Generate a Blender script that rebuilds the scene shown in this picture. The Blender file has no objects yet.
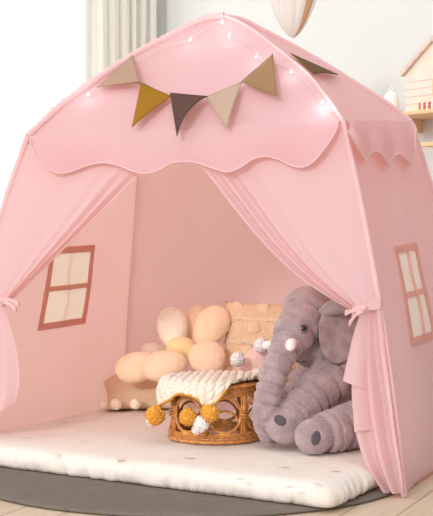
import bpy, bmesh, math, random
from mathutils import Vector, Matrix, noise
random.seed(7)
PI = math.pi
scn = bpy.context.scene
COL = scn.collection

# ------------------------------------------------------------------ camera
CAM = Vector((1.7572, -3.6094, 0.7422)); YAW = -.4098; PIT = -.0272; FOC = 1400.
FW = Vector((math.sin(YAW)*math.cos(PIT), math.cos(YAW)*math.cos(PIT), math.sin(PIT)))
RT = Vector((math.cos(YAW), -math.sin(YAW), 0)); UP = RT.cross(FW)
cd = bpy.data.cameras.new('camera'); cam = bpy.data.objects.new('camera', cd); COL.objects.link(cam)
cd.sensor_fit = 'HORIZONTAL'; cd.sensor_width = 36; cd.lens = 36*FOC/433; cd.clip_start = .05
cam.matrix_world = Matrix(((RT.x, UP.x, -FW.x, CAM.x), (RT.y, UP.y, -FW.y, CAM.y), (RT.z, UP.z, -FW.z, CAM.z), (0, 0, 0, 1)))
scn.camera = cam

def ray(px, py): return FW + RT*((px-216.5)/FOC) - UP*((py-258)/FOC)
def D(px, py, fd): return CAM + ray(px, py)*fd            # at a forward distance
def onz(px, py, z=0.):
    d = ray(px, py); return CAM + d*((z-CAM.z)/d.z)
def onplane(px, py, p0, n):
    d = ray(px, py); return CAM + d*((p0-CAM).dot(n)/d.dot(n))
def ony(px, py, y): return onplane(px, py, Vector((0, y, 0)), Vector((0, 1, 0)))

# ------------------------------------------------------------------ helpers
def smooth(a, b, x):
    t = max(0., min(1., (x-a)/(b-a))); return t*t*(3-2*t)
def lerp(a, b, t): return a*(1-t)+b*t
def poly(pts, t):
    """point at fraction t along a list of Vectors / tuples, Catmull-Rom"""
    n = len(pts)-1; x = max(0., min(.99999, t))*n; i = int(x); f = x-i
    p0 = Vector(pts[max(i-1, 0)]); p1 = Vector(pts[i]); p2 = Vector(pts[i+1]); p3 = Vector(pts[min(i+2, n)])
    return .5*((2*p1)+(p2-p0)*f+(2*p0-5*p1+4*p2-p3)*f*f+(3*p1-p0-3*p2+p3)*f**3)
def link(name, me, parent=None, mats=(), smooth_=True):
    o = bpy.data.objects.new(name, me); COL.objects.link(o)
    for m in (mats if isinstance(mats, (list, tuple)) else [mats]): me.materials.append(m)
    if smooth_:
        for p in me.polygons: p.use_smooth = True
    if parent is not None:
        o.parent = parent
        o.matrix_parent_inverse = parent_world(parent).inverted()
    return o
def parent_world(p):
    m = p.matrix_basis.copy()
    if p.parent: m = parent_world(p.parent) @ p.matrix_parent_inverse @ m
    return m
def B(name, bm, parent=None, mats=(), smooth_=True, label=None):
    bmesh.ops.recalc_face_normals(bm, faces=bm.faces[:]) if len(bm.faces) else None
    me = bpy.data.meshes.new(name); bm.to_mesh(me); bm.free()
    o = link(name, me, parent, mats, smooth_)
    if label: o['label'] = label
    return o
def empty(name, loc, label, cat, group=None):
    o = bpy.data.objects.new(name, None); COL.objects.link(o); o.location = loc; o.empty_display_size = .05
    tag(o, label, cat, group); return o
def tag(o, label, cat, group=None):
    o['label'] = label; o['category'] = cat
    if group: o['group'] = group
    return o
def struct(o): o['kind'] = 'structure'; return o

def grid(bm, f, nu, nv, keep=None):
    V = [[bm.verts.new(f(i/nu, j/nv)) for j in range(nv+1)] for i in range(nu+1)]
    for i in range(nu):
        for j in range(nv):
            if keep and not keep((i+.5)/nu, (j+.5)/nv): continue
            try: bm.faces.new((V[i][j], V[i+1][j], V[i+1][j+1], V[i][j+1]))
            except ValueError: pass
    for v in [v for v in bm.verts if not v.link_faces]: bm.verts.remove(v)
    return V
def tube(bm, pts, rad, seg=12, caps=True, samples=None, scale=None):
    """tube through points; rad is a number, a list, or a function of t"""
    if samples: P = [poly(pts, i/samples) for i in range(samples+1)]
    else: P = [Vector(p) for p in pts]
    n = len(P)
    def R(i):
        t = i/(n-1)
        if callable(rad): return rad(t)
        if isinstance(rad, (list, tuple)):
            x = min(.9999, t)*(len(rad)-1); k = int(x); return lerp(rad[k], rad[k+1], x-k)
        return rad
    rings = []; nrm = None
    for i in range(n):
        d = (P[min(i+1, n-1)]-P[max(i-1, 0)])
        if d.length < 1e-9: d = Vector((0, 0, 1))
        d.normalize()
        if nrm is None:
            nrm = d.orthogonal().normalized()
        nrm = (nrm-d*nrm.dot(d)).normalized(); b = d.cross(nrm)
        rings.append([bm.verts.new(P[i]+(nrm*math.cos(a)+b*math.sin(a))*R(i)) for a in [2*PI*k/seg for k in range(seg)]])
    for i in range(n-1):
        for k in range(seg):
            bm.faces.new((rings[i][k], rings[i][(k+1) % seg], rings[i+1][(k+1) % seg], rings[i+1][k]))
    if caps:
        bm.faces.new(rings[0][::-1]); bm.faces.new(rings[-1])
def ring(bm, c, r, rad, ax=None, seg=8, n=48, a0=0, a1=2*PI, wob=0):
    ax = ax or (Vector((1, 0, 0)), Vector((0, 1, 0)))
    full = abs(a1-a0-2*PI) < 1e-6
    P = [c+ax[0]*r*math.cos(a0+(a1-a0)*i/n)+ax[1]*r*math.sin(a0+(a1-a0)*i/n) for i in range(n+1)]
    tube(bm, P, rad, seg, caps=not full)
def ball(bm, c, r, axes=None, sub=3):
    """ellipsoid: r number or 3-tuple along axes (default world)"""
    if not isinstance(r, (tuple, list)): r = (r, r, r)
    ax = axes or (Vector((1, 0, 0)), Vector((0, 1, 0)), Vector((0, 0, 1)))
    res = bmesh.ops.create_icosphere(bm, subdivisions=sub, radius=1)
    c = Vector(c)
    for v in res['verts']:
        q = v.co.copy(); v.co = c+ax[0]*q.x*r[0]+ax[1]*q.y*r[1]+ax[2]*q.z*r[2]
    return res['verts']
def box(bm, c, s, rot=None):
    res = bmesh.ops.create_cube(bm, size=1); c = Vector(c)
    for v in res['verts']:
        q = Vector((v.co.x*s[0], v.co.y*s[1], v.co.z*s[2]))
        if rot is not None: q = rot @ q
        v.co = c+q
    return res['verts']
def lathe(bm, prof, c=(0, 0, 0), seg=32):
    c = Vector(c); R = []
    for r, z in prof:
        R.append([bm.verts.new(c+Vector((r*math.cos(2*PI*k/seg), r*math.sin(2*PI*k/seg), z))) for k in range(seg)])
    for i in range(len(R)-1):
        for k in range(seg): bm.faces.new((R[i][k], R[i][(k+1) % seg], R[i+1][(k+1) % seg], R[i+1][k]))
    if prof[0][0] > 1e-5: bm.faces.new(R[0][::-1])
    if prof[-1][0] > 1e-5: bm.faces.new(R[-1])
    bmesh.ops.remove_doubles(bm, verts=bm.verts[:], dist=1e-6)
def remesh(name, bm, voxel, it, parent, mats, fn=None, label=None):
    """fuse the shapes of bm into one continuous smooth surface"""
    me = bpy.data.meshes.new('tmp'); bm.to_mesh(me); bm.free()
    o = bpy.data.objects.new('tmp', me); COL.objects.link(o)
    m = o.modifiers.new('r', 'REMESH'); m.mode = 'VOXEL'; m.voxel_size = voxel
    s = o.modifiers.new('s', 'SMOOTH'); s.iterations = it; s.factor = .5
    bpy.context.view_layer.update()
    dg = bpy.context.evaluated_depsgraph_get()
    nm = bpy.data.meshes.new_from_object(o.evaluated_get(dg)); bpy.data.objects.remove(o); nm.name = name
    if fn:
        nn = [v.normal.copy() for v in nm.vertices]
        for v, n_ in zip(nm.vertices, nn): v.co = fn(v.co.copy(), n_)
    r = link(name, nm, parent, mats)
    if label: r['label'] = label
    return r
def inpoly(x, y, P):
    c = False; j = len(P)-1
    for i in range(len(P)):
        if (P[i][1] > y) != (P[j][1] > y) and x < (P[j][0]-P[i][0])*(y-P[i][1])/(P[j][1]-P[i][1])+P[i][0]: c = not c
        j = i
    return c

# ------------------------------------------------------------------ materials
def srgb(r, g, b):
    f = lambda v: (v/255/12.92 if v/255 <= .04045 else ((v/255+.055)/1.055)**2.4)
    return (f(r), f(g), f(b), 1)
def mat(name, col, rough=.8, spec=.3, bump=0, bscale=200, var=0, vscale=8, col2=None, trans=0, sheen=0, metal=0, coords='Object', bdetail=3, tcol=None, emis=None, alpha=1):
    m = bpy.data.materials.new(name); m.use_nodes = True; nt = m.node_tree; N = nt.nodes; L = nt.links
    p = N['Principled BSDF']; out = N['Material Output']
    p.inputs['Base Color'].default_value = col; p.inputs['Roughness'].default_value = rough
    p.inputs['Specular IOR Level'].default_value = spec; p.inputs['Metallic'].default_value = metal
    if sheen:
        p.inputs['Sheen Weight'].default_value = sheen; p.inputs['Sheen Roughness'].default_value = .5
    tc = N.new('ShaderNodeTexCoord')
    if var or col2:
        n = N.new('ShaderNodeTexNoise'); n.inputs['Scale'].default_value = vscale; n.inputs['Detail'].default_value = 4
        L.new(tc.outputs[coords], n.inputs['Vector'])
        mx = N.new('ShaderNodeMix'); mx.data_type = 'RGBA'
        mr = N.new('ShaderNodeMapRange'); mr.inputs['From Min'].default_value = .35; mr.inputs['From Max'].default_value = .65
        L.new(n.outputs['Fac'], mr.inputs['Value']); L.new(mr.outputs['Result'], mx.inputs['Factor'])
        mx.inputs['A'].default_value = col
        mx.inputs['B'].default_value = col2 or tuple([c*(1-var) for c in col[:3]]+[1])
        L.new(mx.outputs['Result'], p.inputs['Base Color'])
        csock = mx.outputs['Result']
    else: csock = None
    if bump:
        n = N.new('ShaderNodeTexNoise'); n.inputs['Scale'].default_value = bscale; n.inputs['Detail'].default_value = bdetail
        L.new(tc.outputs[coords], n.inputs['Vector'])
        b = N.new('ShaderNodeBump'); b.inputs['Strength'].default_value = bump; b.inputs['Distance'].default_value = .004
        L.new(n.outputs['Fac'], b.inputs['Height']); L.new(b.outputs['Normal'], p.inputs['Normal'])
    if trans:
        t = N.new('ShaderNodeBsdfTranslucent'); t.inputs['Color'].default_value = tcol or col
        mx2 = N.new('ShaderNodeMixShader'); mx2.inputs['Fac'].default_value = trans
        L.new(p.outputs['BSDF'], mx2.inputs[1]); L.new(t.outputs['BSDF'], mx2.inputs[2]); L.new(mx2.outputs['Shader'], out.inputs['Surface'])
    if emis:
        p.inputs['Emission Color'].default_value = col; p.inputs['Emission Strength'].default_value = emis
    return m

PINK = srgb(232, 206, 215)
M_pink = mat('pink_canvas', PINK, .75, .25, bump=.05, bscale=900, trans=.5, tcol=srgb(252, 205, 195), sheen=.15)
M_pole = mat('pink_sleeve', srgb(226, 184, 186), .75, .25, bump=.25, bscale=90, sheen=.1)
M_trim = mat('window_trim_fabric', srgb(236, 192, 182), .8, .2, bump=.1, bscale=300, trans=.45, tcol=srgb(246, 202, 188))
M_curt = mat('pink_curtain_fabric', srgb(234, 208, 215), .7, .25, bump=.05, bscale=700, trans=.42, tcol=srgb(252, 203, 190), sheen=.2)
M_pane = mat('window_gauze', srgb(252, 249, 244), .9, .1, trans=.42, tcol=srgb(252, 240, 218))
M_matt = mat('cream_cotton', srgb(236, 228, 219), .9, .15, bump=.25, bscale=45, var=.03, vscale=14)
M_star = mat('printed_star', srgb(228, 218, 208), .9, .1)
M_rug = mat('dark_grey_mat', srgb(122, 113, 105), .85, .2, bump=.2, bscale=400, var=.12, vscale=30)
M_petal = mat('beige_plush', srgb(255, 227, 194), .95, .1, bump=.15, bscale=500, sheen=.4)
M_petal2 = mat('pale_cream_plush', srgb(255, 244, 226), .95, .1, bump=.15, bscale=500, sheen=.4)
M_yellow = mat('yellow_plush', srgb(254, 232, 176), .95, .1, bump=.15, bscale=500, sheen=.4)
M_tan = mat('tan_linen', srgb(242, 214, 178), .95, .1, bump=.35, bscale=350, var=.1, vscale=120)
M_tan2 = mat('greyish_tan_linen', srgb(232, 202, 172), .95, .1, bump=.35, bscale=350, var=.1, vscale=120)
M_tuft = mat('tan_tuft', srgb(246, 222, 190), .98, .05, bump=.8, bscale=220)
M_bob = mat('cream_bobble', srgb(250, 234, 210), .98, .05, bump=.5, bscale=220)
M_white_fluff = mat('white_fluff', srgb(255, 250, 248), .98, .05, bump=.8, bscale=260)
M_orange = mat('orange_wool', srgb(255, 196, 96), .98, .05, bump=1., bscale=300, col2=srgb(244, 166, 62), vscale=90)
M_cord = mat('mustard_cord', srgb(214, 156, 70), .9, .1, bump=.4, bscale=400)
M_knit = mat('cream_wool', srgb(240, 230, 214), .98, .08, bump=.5, bscale=350, sheen=.2)
M_rose = mat('pale_pink_plush', srgb(250, 212, 204), .95, .1, bump=.3, bscale=300, sheen=.4)
M_ele = mat('grey_plush', srgb(182, 160, 163), .95, .12, bump=1., bscale=150, col2=srgb(158, 137, 141), vscale=22, sheen=.5, bdetail=6)
M_ear = mat('grey_ear_plush', srgb(176, 157, 160), .95, .12, bump=.9, bscale=160, col2=srgb(150, 132, 136), vscale=34, sheen=.5, bdetail=6)
M_nail = mat('dark_grey_felt', srgb(96, 88, 92), .95, .1, bump=.5, bscale=300)
M_tusk = mat('white_felt', srgb(246, 240, 236), .9, .15, bump=.5, bscale=250)
M_eye = mat('glossy_eye', srgb(30, 24, 24), .12, .6)
M_eyer = mat('grey_iris', srgb(120, 110, 108), .2, .6)
M_rattan = mat('honey_rattan', srgb(232, 166, 92), .3, .5, bump=.3, bscale=120, col2=srgb(190, 116, 52), vscale=70)
M_wicker = mat('woven_rattan', srgb(224, 160, 96), .5, .4, bump=.4, bscale=200, col2=srgb(184, 118, 62), vscale=120)
M_fl = [mat('flag_'+n, srgb(*c), .9, .1, bump=.3, bscale=700) for n, c in
        (('beige', (172, 142, 122)), ('ochre', (152, 108, 34)), ('umber', (92, 68, 62)), ('taupe', (184, 158, 142)), ('bronze', (150, 118, 88)), ('olive', (108, 84, 54)))]
M_wire = mat('silver_wire', srgb(206, 190, 192), .4, .5)
M_bulb = mat('lit_bulb', (1, .96, .9, 1), .5, emis=9)
M_wood = mat('pale_wood', srgb(238, 206, 164), .6, .3, bump=.1, bscale=60, var=.07, vscale=20)
M_woodlt = mat('blond_wood', srgb(238, 228, 212), .6, .3, bump=.1, bscale=60, var=.05, vscale=20)
M_roofw = mat('rosy_wood', srgb(226, 206, 194), .6, .3, bump=.1, bscale=60, var=.08, vscale=30)
M_red = mat('red_paint', srgb(214, 110, 96), .6, .3)
M_cer = mat('white_ceramic', srgb(246, 242, 238), .35, .5)
M_paper = mat('white_paper', srgb(246, 245, 240), .9, .1, trans=.25)
M_tanpaper = mat('tan_paper', srgb(202, 160, 120), .9, .1)
M_wall = mat('wall_paint', srgb(215, 218, 217), .9, .15, bump=.05, bscale=300)
M_drape = mat('linen_drape', srgb(240, 237, 230), .9, .1, bump=.15, bscale=500, trans=.35)
M_frame = mat('white_window_frame', srgb(240, 240, 238), .5, .3)

def m_sheer():
    m = bpy.data.materials.new('sheer_voile'); m.use_nodes = True; nt = m.node_tree; N = nt.nodes; L = nt.links
    for n in list(N):
        if n.type == 'BSDF_PRINCIPLED': N.remove(n)
    out = N['Material Output']
    d = N.new('ShaderNodeBsdfDiffuse'); d.inputs['Color'].default_value = (.95, .95, .93, 1)
    t = N.new('ShaderNodeBsdfTranslucent'); t.inputs['Color'].default_value = (.97, .97, .95, 1)
    tr = N.new('ShaderNodeBsdfTransparent')
    a = N.new('ShaderNodeMixShader'); a.inputs[0].default_value = .65; L.new(d.outputs[0], a.inputs[1]); L.new(t.outputs[0], a.inputs[2])
    b = N.new('ShaderNodeMixShader'); b.inputs[0].default_value = .25; L.new(a.outputs[0], b.inputs[1]); L.new(tr.outputs[0], b.inputs[2])
    L.new(b.outputs[0], out.inputs['Surface']); return m
M_sheer = m_sheer()
def m_glass():
    m = bpy.data.materials.new('window_glass'); m.use_nodes = True; p = m.node_tree.nodes['Principled BSDF']
    p.inputs['Transmission Weight'].default_value = 1; p.inputs['Roughness'].default_value = 0; p.inputs['IOR'].default_value = 1.02
    return m
M_glass = m_glass()
def m_floor():
    m = bpy.data.materials.new('oak_planks'); m.use_nodes = True; nt = m.node_tree; N = nt.nodes; L = nt.links
    p = N['Principled BSDF']; p.inputs['Roughness'].default_value = .5; p.inputs['Specular IOR Level'].default_value = .35
    tc = N.new('ShaderNodeTexCoord'); mp = N.new('ShaderNodeMapping'); mp.inputs['Rotation'].default_value[2] = math.radians(90)
    L.new(tc.outputs['Object'], mp.inputs['Vector'])
    br = N.new('ShaderNodeTexBrick'); br.offset = .37; br.inputs['Scale'].default_value = 1
    br.inputs['Brick Width'].default_value = 1.3; br.inputs['Row Height'].default_value = .13; br.inputs['Mortar Size'].default_value = .0022
    br.inputs['Color1'].default_value = srgb(216, 198, 176); br.inputs['Color2'].default_value = srgb(207, 187, 163); br.inputs['Mortar'].default_value = srgb(158, 136, 114)
    L.new(mp.outputs['Vector'], br.inputs['Vector'])
    mp2 = N.new('ShaderNodeMapping'); mp2.inputs['Scale'].default_value = (60, 3, 1); L.new(tc.outputs['Object'], mp2.inputs['Vector'])
    n = N.new('ShaderNodeTexNoise'); n.inputs['Scale'].default_value = 1; n.inputs['Detail'].default_value = 5; L.new(mp2.outputs['Vector'], n.inputs['Vector'])
    mx = N.new('ShaderNodeMix'); mx.data_type = 'RGBA'; mx.blend_type = 'MULTIPLY'; mx.inputs['Factor'].default_value = .35
    cr = N.new('ShaderNodeValToRGB'); cr.color_ramp.elements[0].position = .35; cr.color_ramp.elements[0].color = (.72, .66, .6, 1); cr.color_ramp.elements[1].position = .6
    L.new(n.outputs['Fac'], cr.inputs['Fac']); L.new(br.outputs['Color'], mx.inputs['A']); L.new(cr.outputs['Color'], mx.inputs['B'])
    L.new(mx.outputs['Result'], p.inputs['Base Color']); return m
M_floor = m_floor()

# ------------------------------------------------------------------ room
bm = bmesh.new(); box(bm, (0, 1.5, -.05), (14, 16, .1)); struct(B('floor', bm, None, M_floor, False))
def camp(r, z, h): return Vector((CAM.x+RT.x*r+math.sin(YAW)*z, CAM.y+RT.y*r+math.cos(YAW)*z, h))
CORN = camp(-.317, 7.6, 0)
hd = YAW-math.radians(30); WD = Vector((math.sin(hd), math.cos(hd), 0))      # direction of the right wall, going away
WN = Vector((-WD.y, WD.x, 0));                                              # wall-in-view inward normal
if WN.dot(CAM-CORN) < 0: WN = -WN
def slab(name, a, b, th, z0, z1, n, m):
    bm = bmesh.new(); q = [a, b, b-n*th, a-n*th]
    lo = [bm.verts.new((p.x, p.y, z0)) for p in q]; hi = [bm.verts.new((p.x, p.y, z1)) for p in q]
    bm.faces.new(lo); bm.faces.new(hi)
    for i in range(4): bm.faces.new((lo[i], lo[(i+1) % 4], hi[(i+1) % 4], hi[i]))
    return B(name, bm, None, m, False)
# right wall runs from the corner towards the camera's right
struct(slab('wall_right', CORN-WN*.0, CORN-WD*4.2, .12, 0, 2.7, WN, M_wall))
# back wall holds the window; from the corner to the left, square to the right wall
BD = WN.copy(); BN = -WD.copy()                                              # BD direction to the left/near, BN inward normal
W0, W1, WZ0, WZ1 = .46, 2.6, .25, 2.45
def bslab(a, b, z0, z1): return slab('wall_back', CORN+BD*a, CORN+BD*b, .12, z0, z1, BN, M_wall)
bmw = bmesh.new()
for a, b, z0, z1 in ((-.12, W0, 0, 2.7), (W1, 4.2, 0, 2.7), (W0, W1, 0, WZ0), (W0, W1, WZ1, 2.7)):
    q = [CORN+BD*a, CORN+BD*b, CORN+BD*b-BN*.12, CORN+BD*a-BN*.12]
    lo = [bmw.verts.new((p.x, p.y, z0)) for p in q]; hi = [bmw.verts.new((p.x, p.y, z1)) for p in q]
    bmw.faces.new(lo); bmw.faces.new(hi)
    for i in range(4): bmw.faces.new((lo[i], lo[(i+1) % 4], hi[(i+1) % 4], hi[i]))
struct(B('wall_back', bmw, None, M_wall, False))
RB = Matrix((( BD.x, BN.x, 0), (BD.y, BN.y, 0), (0, 0, 1)))
bm = bmesh.new()
for a, b in ((W0, W0+.05), ((W0+W1)/2-.03, (W0+W1)/2+.03), (W1-.05, W1)):
    box(bm, CORN+BD*((a+b)/2)-BN*.06+Vector((0, 0, (WZ0+WZ1)/2)), (b-a, .05, WZ1-WZ0), RB)
for z in (WZ0+.025, WZ1-.025): box(bm, CORN+BD*((W0+W1)/2)-BN*.06+Vector((0, 0, z)), (W1-W0, .05, .05), RB)
win = struct(B('window_1', bm, None, M_frame, False))
bm = bmesh.new(); box(bm, CORN+BD*((W0+W1)/2)-BN*.06+Vector((0, 0, (WZ0+WZ1)/2)), (W1-W0-.1, .004, WZ1-WZ0-.1), RB)
B('window_pane', bm, win, M_glass, False)
# skirting boards
struct(slab('baseboard_right', CORN, CORN-WD*4.2, -.014, 0, .09, WN, M_frame))
struct(slab('baseboard_back', CORN, CORN+BD*4.2, -.014, 0, .09, BN, M_frame))

def hanging(name, a0, a1, off, amp, per, m, label, cat, z0=.02, z1=2.6, jit=.3):
    rnd = random.Random(hash(name) % 100 if False else len(label)); n = int((a1-a0)/per*16); ph = [rnd.uniform(-jit, jit) for _ in range(200)]
    def f(u, v):
        a = lerp(a0, a1, u); x = (a-a0)/per; k = int(x); w = lerp(ph[k], ph[k+1], x-k)
        d = amp*(math.sin(2*PI*(x+w))+.35*math.sin(4.3*PI*x+v*1.2))*(.7+.3*(1-v))
        p = CORN+BD*(a+.01*math.sin(v*3+x))+BN*(off+d); p.z = lerp(z0, z1, v); return p
    bm = bmesh.new(); grid(bm, f, n, 14); o = B(name, bm, None, m)
    return tag(o, label, cat)
hanging('sheer_curtain', .42, 2.75, .10, .018, .11, M_sheer, 'white sheer voile curtain glowing in front of the window at the left', 'curtain')
hanging('linen_drape', .085, .45, .16, .024, .062, M_drape, 'opaque cream drape hanging in narrow folds beside the glowing sheer curtain', 'curtain')
bm = bmesh.new(); a = CORN+BD*.02+BN*.13; b = CORN+BD*3.2+BN*.13; a.z = b.z = 2.62
tube(bm, [a, b], .012)
tag(B('curtain_rod', bm, None, M_frame), 'white curtain rod above the window, top of the curtains', 'curtain rod')

# ------------------------------------------------------------------ play tent
EH = 1.028
FR = onz(404, 497); FRe = ony(343, 121, .15); FLe = ony(28, 137, .15); FL = Vector((-.735, 0, 0))
BRe = ony(411, 122, .945); BR = Vector((.72, 1.095, 0)); BLe = ony(140, 143, .945); BL = onz(121.5, 413.5)
AP = Vector((-.01, .52, 1.392)); 
def bul(a, b, o, n=12):                       # gently bowed pole
    o = Vector(o); return [a.lerp(b, i/n)+o*(4*(i/n)*(1-i/n)) for i in range(n+1)]
cFR = bul(FR, FRe, (.022, -.008, 0)); cFL = bul(FL, FLe, (-.022, -.008, 0))
cBR = bul(BR, BRe, (.022, .01, 0)); cBL = bul(BL, BLe, (-.006, .006, 0))
nF = (FRe-AP).cross(FLe-AP).normalized()
rL = [FLe]+[onplane(x, y, AP, nF) for x, y in ((60, 107), (97, 79.5), (133, 56), (172, 35), (203, 20))]+[AP]
rR = [FRe]+[onplane(x, y, AP, nF) for x, y in ((333, 106), (320, 89), (306, 72.5), (291, 60), (276, 48), (258, 34), (240, 22.5))]+[AP]
def bulge_trace(a, b, pix):
    n = len(pix); out = [a]
    fa = (a-CAM).dot(FW); fb = (b-CAM).dot(FW)
    for i, (x, y) in enumerate(pix): out.append(D(x, y, lerp(fa, fb, (i+1)/(n+1))))
    return out+[b]
rBR = bulge_trace(BRe, AP, ((388, 104), (360, 86), (330, 67.5), (300, 50), (270, 34), (243, 20.5)))
rBL = bul(BLe, AP, (-.02, .02, .045), 7)

tent = empty('play_tent', (0, .5, 0), 'pale pink house-shaped play tent with scalloped valances and tied back door curtains', 'play tent')
def wr(p, n, amp=.0035, s=5.):
    return p+n*(noise.noise(p*s)*amp*1.5+noise.noise(Vector((p.x*14, p.y*14, p.z*4)))*amp*.6)
def panel(name, cA, cB, n, win=None, hem=0, nu=72, nv=72, amp=.004, sag=0, label=None):
    def f(u, v):
        a = poly(cA, v); b = poly(cB, v); p = a.lerp(b, u)
        p = wr(p, n, amp)-n*sag*math.sin(PI*u)*math.sin(PI*v)
        if v < 1e-6 and hem: p = p+Vector((0, 0, hem*math.sin(PI*min(1, u*6)/2)))
        return p
    keep = None
    if win: keep = lambda u, v: not (win[0] < u < win[1] and win[2] < v < win[3])
    # grid lines snapped to the window edges
    us = [i/nu for i in range(nu+1)]; vs = [i/nv for i in range(nv+1)]
    if win:
        for w in win[:2]: k = min(range(nu+1), key=lambda i: abs(us[i]-w)); us[k] = w
        for w in win[2:]: k = min(range(nv+1), key=lambda i: abs(vs[i]-w)); vs[k] = w
    bm = bmesh.new(); V = [[bm.verts.new(f(u, v)) for v in vs] for u in us]
    for i in range(nu):
        for j in range(nv):
            if keep and not keep((us[i]+us[i+1])/2, (vs[j]+vs[j+1])/2): continue
            bm.faces.new((V[i][j], V[i+1][j], V[i+1][j+1], V[i][j+1]))
    for v in [v for v in bm.verts if not v.link_faces]: bm.verts.remove(v)
    return B(name, bm, tent, M_pink, label=label), f
nR = Vector((1, 0, .2)).normalized(); nL = Vector((-1, 0, .2)).normalized(); nB = Vector((0, 1, .14)).normalized()
# window openings: (u0,u1,v0,v1)
def uv_of(px, py, cA, cB, n):
    """panel parameters of a pixel on a panel (fit by search)"""
    best = (9e9, 0, 0); 
    from itertools import product
    lo_u, hi_u, lo_v, hi_v = 0, 1, 0, 1
    for it in range(6):
        for i, j in product(range(9), range(9)):
            u = lerp(lo_u, hi_u, i/8); v = lerp(lo_v, hi_v, j/8); p = poly(cA, v).lerp(poly(cB, v), u)-CAM; z = p.dot(FW)
            e = (216.5+FOC*p.dot(RT)/z-px)**2+(258-FOC*p.dot(UP)/z-py)**2
            if e < best[0]: best = (e, u, v)
        du = (hi_u-lo_u)/6; dv = (hi_v-lo_v)/6; lo_u, hi_u, lo_v, hi_v = best[1]-du, best[1]+du, best[2]-dv, best[2]+dv
    return best[1:]
def winof(q, cA, cB, n):
    k = [uv_of(x, y, cA, cB, n) for x, y in q]; print('WIN', [(round(a, 3), round(b, 3)) for a, b in k])
    return (k[0][0]+k[3][0])/2, (k[1][0]+k[2][0])/2, (k[2][1]+k[3][1])/2, (k[0][1]+k[1][1])/2
wR = winof([(399, 252), (417, 250), (429, 334), (411, 338)], cFR, cBR, nR)
wL = winof([(50, 258), (90, 247), (85, 317), (45, 325)], cFL, cBL, nL)
sideR, fR = panel('side_panel', cFR, cBR, nR, wR, hem=.03)
sideL, fL_ = panel('side_panel', cFL, cBL, nL, wL)
back, fB = panel('back_panel', cBL, cBR, nB, sag=-.02)
def wpart(f, w, n, parent, tw_u, tw_v, side):
    """frame band, cross bars and gauze pane of a tent window, lying on the fabric"""
    u0, u1, v0, v1 = w; bm = bmesh.new()
    def P(u, v, off):
        return f(u, v)+n*off
    def band(ua, ub, va, vb, wav=0):
        nu = max(2, int((ub-ua)*60)); nv = max(2, int((vb-va)*60))
        for sgn in (.0035, -.0035):
            grid(bm, lambda s, t: P(lerp(ua, ub, s)+wav*math.sin(t*6.5), lerp(va, vb, t), sgn), nu, nv)
        # closed rim so the band has a thickness
        for (s0, t0, s1, t1) in ((0, 0, 1, 0), (1, 0, 1, 1), (1, 1, 0, 1), (0, 1, 0, 0)):
            grid(bm, lambda s, t: P(lerp(ua, ub, lerp(s0, s1, s))+wav*math.sin(lerp(t0, t1, s)*6.5), lerp(va, vb, lerp(t0, t1, s)), lerp(-.0035, .0035, t)), 12, 1)
    band(u0-tw_u, u1+tw_u, v1-.002, v1+tw_v); band(u0-tw_u, u1+tw_u, v0-tw_v, v0+.002)
    band(u0-tw_u, u0+.002, v0, v1); band(u1-.002, u1+tw_u, v0, v1)
    vm = lerp(v0, v1, .5); um = lerp(u0, u1, .5)
    band(u0, u1, vm-tw_v*.4, vm+tw_v*.4)
    B('window_trim', bm, parent, M_trim, label='darker pink window border and crossbar')
    bm = bmesh.new(); pts = [P(um+.012*math.sin(t/12*2*PI)*side, lerp(v0, v1, t/12), .006) for t in range(13)]
    tube(bm, pts, .0035, 8); B('window_cord', bm, parent, M_trim, label='wavy vertical cord down the window')
    bm = bmesh.new(); grid(bm, lambda s, t: P(lerp(u0, u1, s), lerp(v0, v1, t), 0), 16, 16); B('window_pane', bm, parent, M_pane, label='cream gauze window')
wpart(fR, wR, nR, sideR, .03, .02, 1); wpart(fL_, wL, nL, sideL, .022, .02, 1)

def roof(name, cA, cB, nrm, label=None, k=1.):
    def f(u, v):
        p = poly(cA, v).lerp(poly(cB, v), u)
        return wr(p, nrm, .004)-nrm*.012*k*math.sin(PI*u)*math.sin(PI*v)
    bm = bmesh.new(); grid(bm, f, 48, 40); return B(name, bm, tent, M_pink, label=label), f
nRF = -nF if nF.z < 0 else nF
_, fRoofF = roof('roof_panel', rL, rR, nRF, 'front roof panel rising to the peak')
nRR = (BRe-FRe).cross(AP-FRe).normalized(); nRR = nRR if nRR.z > 0 else -nRR
_, fRoofR = roof('roof_panel', rR, rBR, nRR, 'right-hand roof panel')
nRL = Vector((-.7, 0, .7)); roof('roof_panel', rBL, rL, nRL); roof('roof_panel', rBR, rBL, Vector((0, .7, .7)))
# pole sleeves
def sleeve(pts, name, r0=.0085, gather=0, n=120, label=None):
    bm = bmesh.new(); tube(bm, pts, lambda t: r0*(1+gather*(.5+.5*math.sin(t*n*1.7))*random.uniform(.4, 1)+.12*noise.noise(Vector((t*20, r0, 0)))), 10, samples=n)
    return B(name, bm, tent, M_pole, label=label)
sleeve(cFL, 'pole_sleeve', .012)
for c in (cFR, cBR, [p_+Vector((-.012, .012, 0)) for p_ in cBL]): sleeve(c, 'pole_sleeve')
sleeve(rL, 'roof_pole_sleeve', .0115, .35, 160, 'gathered fabric sleeve along the left front roof edge'); sleeve(rR, 'roof_pole_sleeve', .006)
sleeve(rBR, 'roof_pole_sleeve', .009); sleeve(rBL, 'roof_pole_sleeve')
bm = bmesh.new(); tube(bm, [FLe.lerp(FRe, i/20)+Vector((0, -.004, 0)) for i in range(21)], .0022, 6); B('eave_seam', bm, tent, M_pole)
bm = bmesh.new(); tube(bm, [FRe.lerp(BRe, i/20)+nR*.002 for i in range(21)], .003, 6); B('eave_seam', bm, tent, M_pole)

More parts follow.
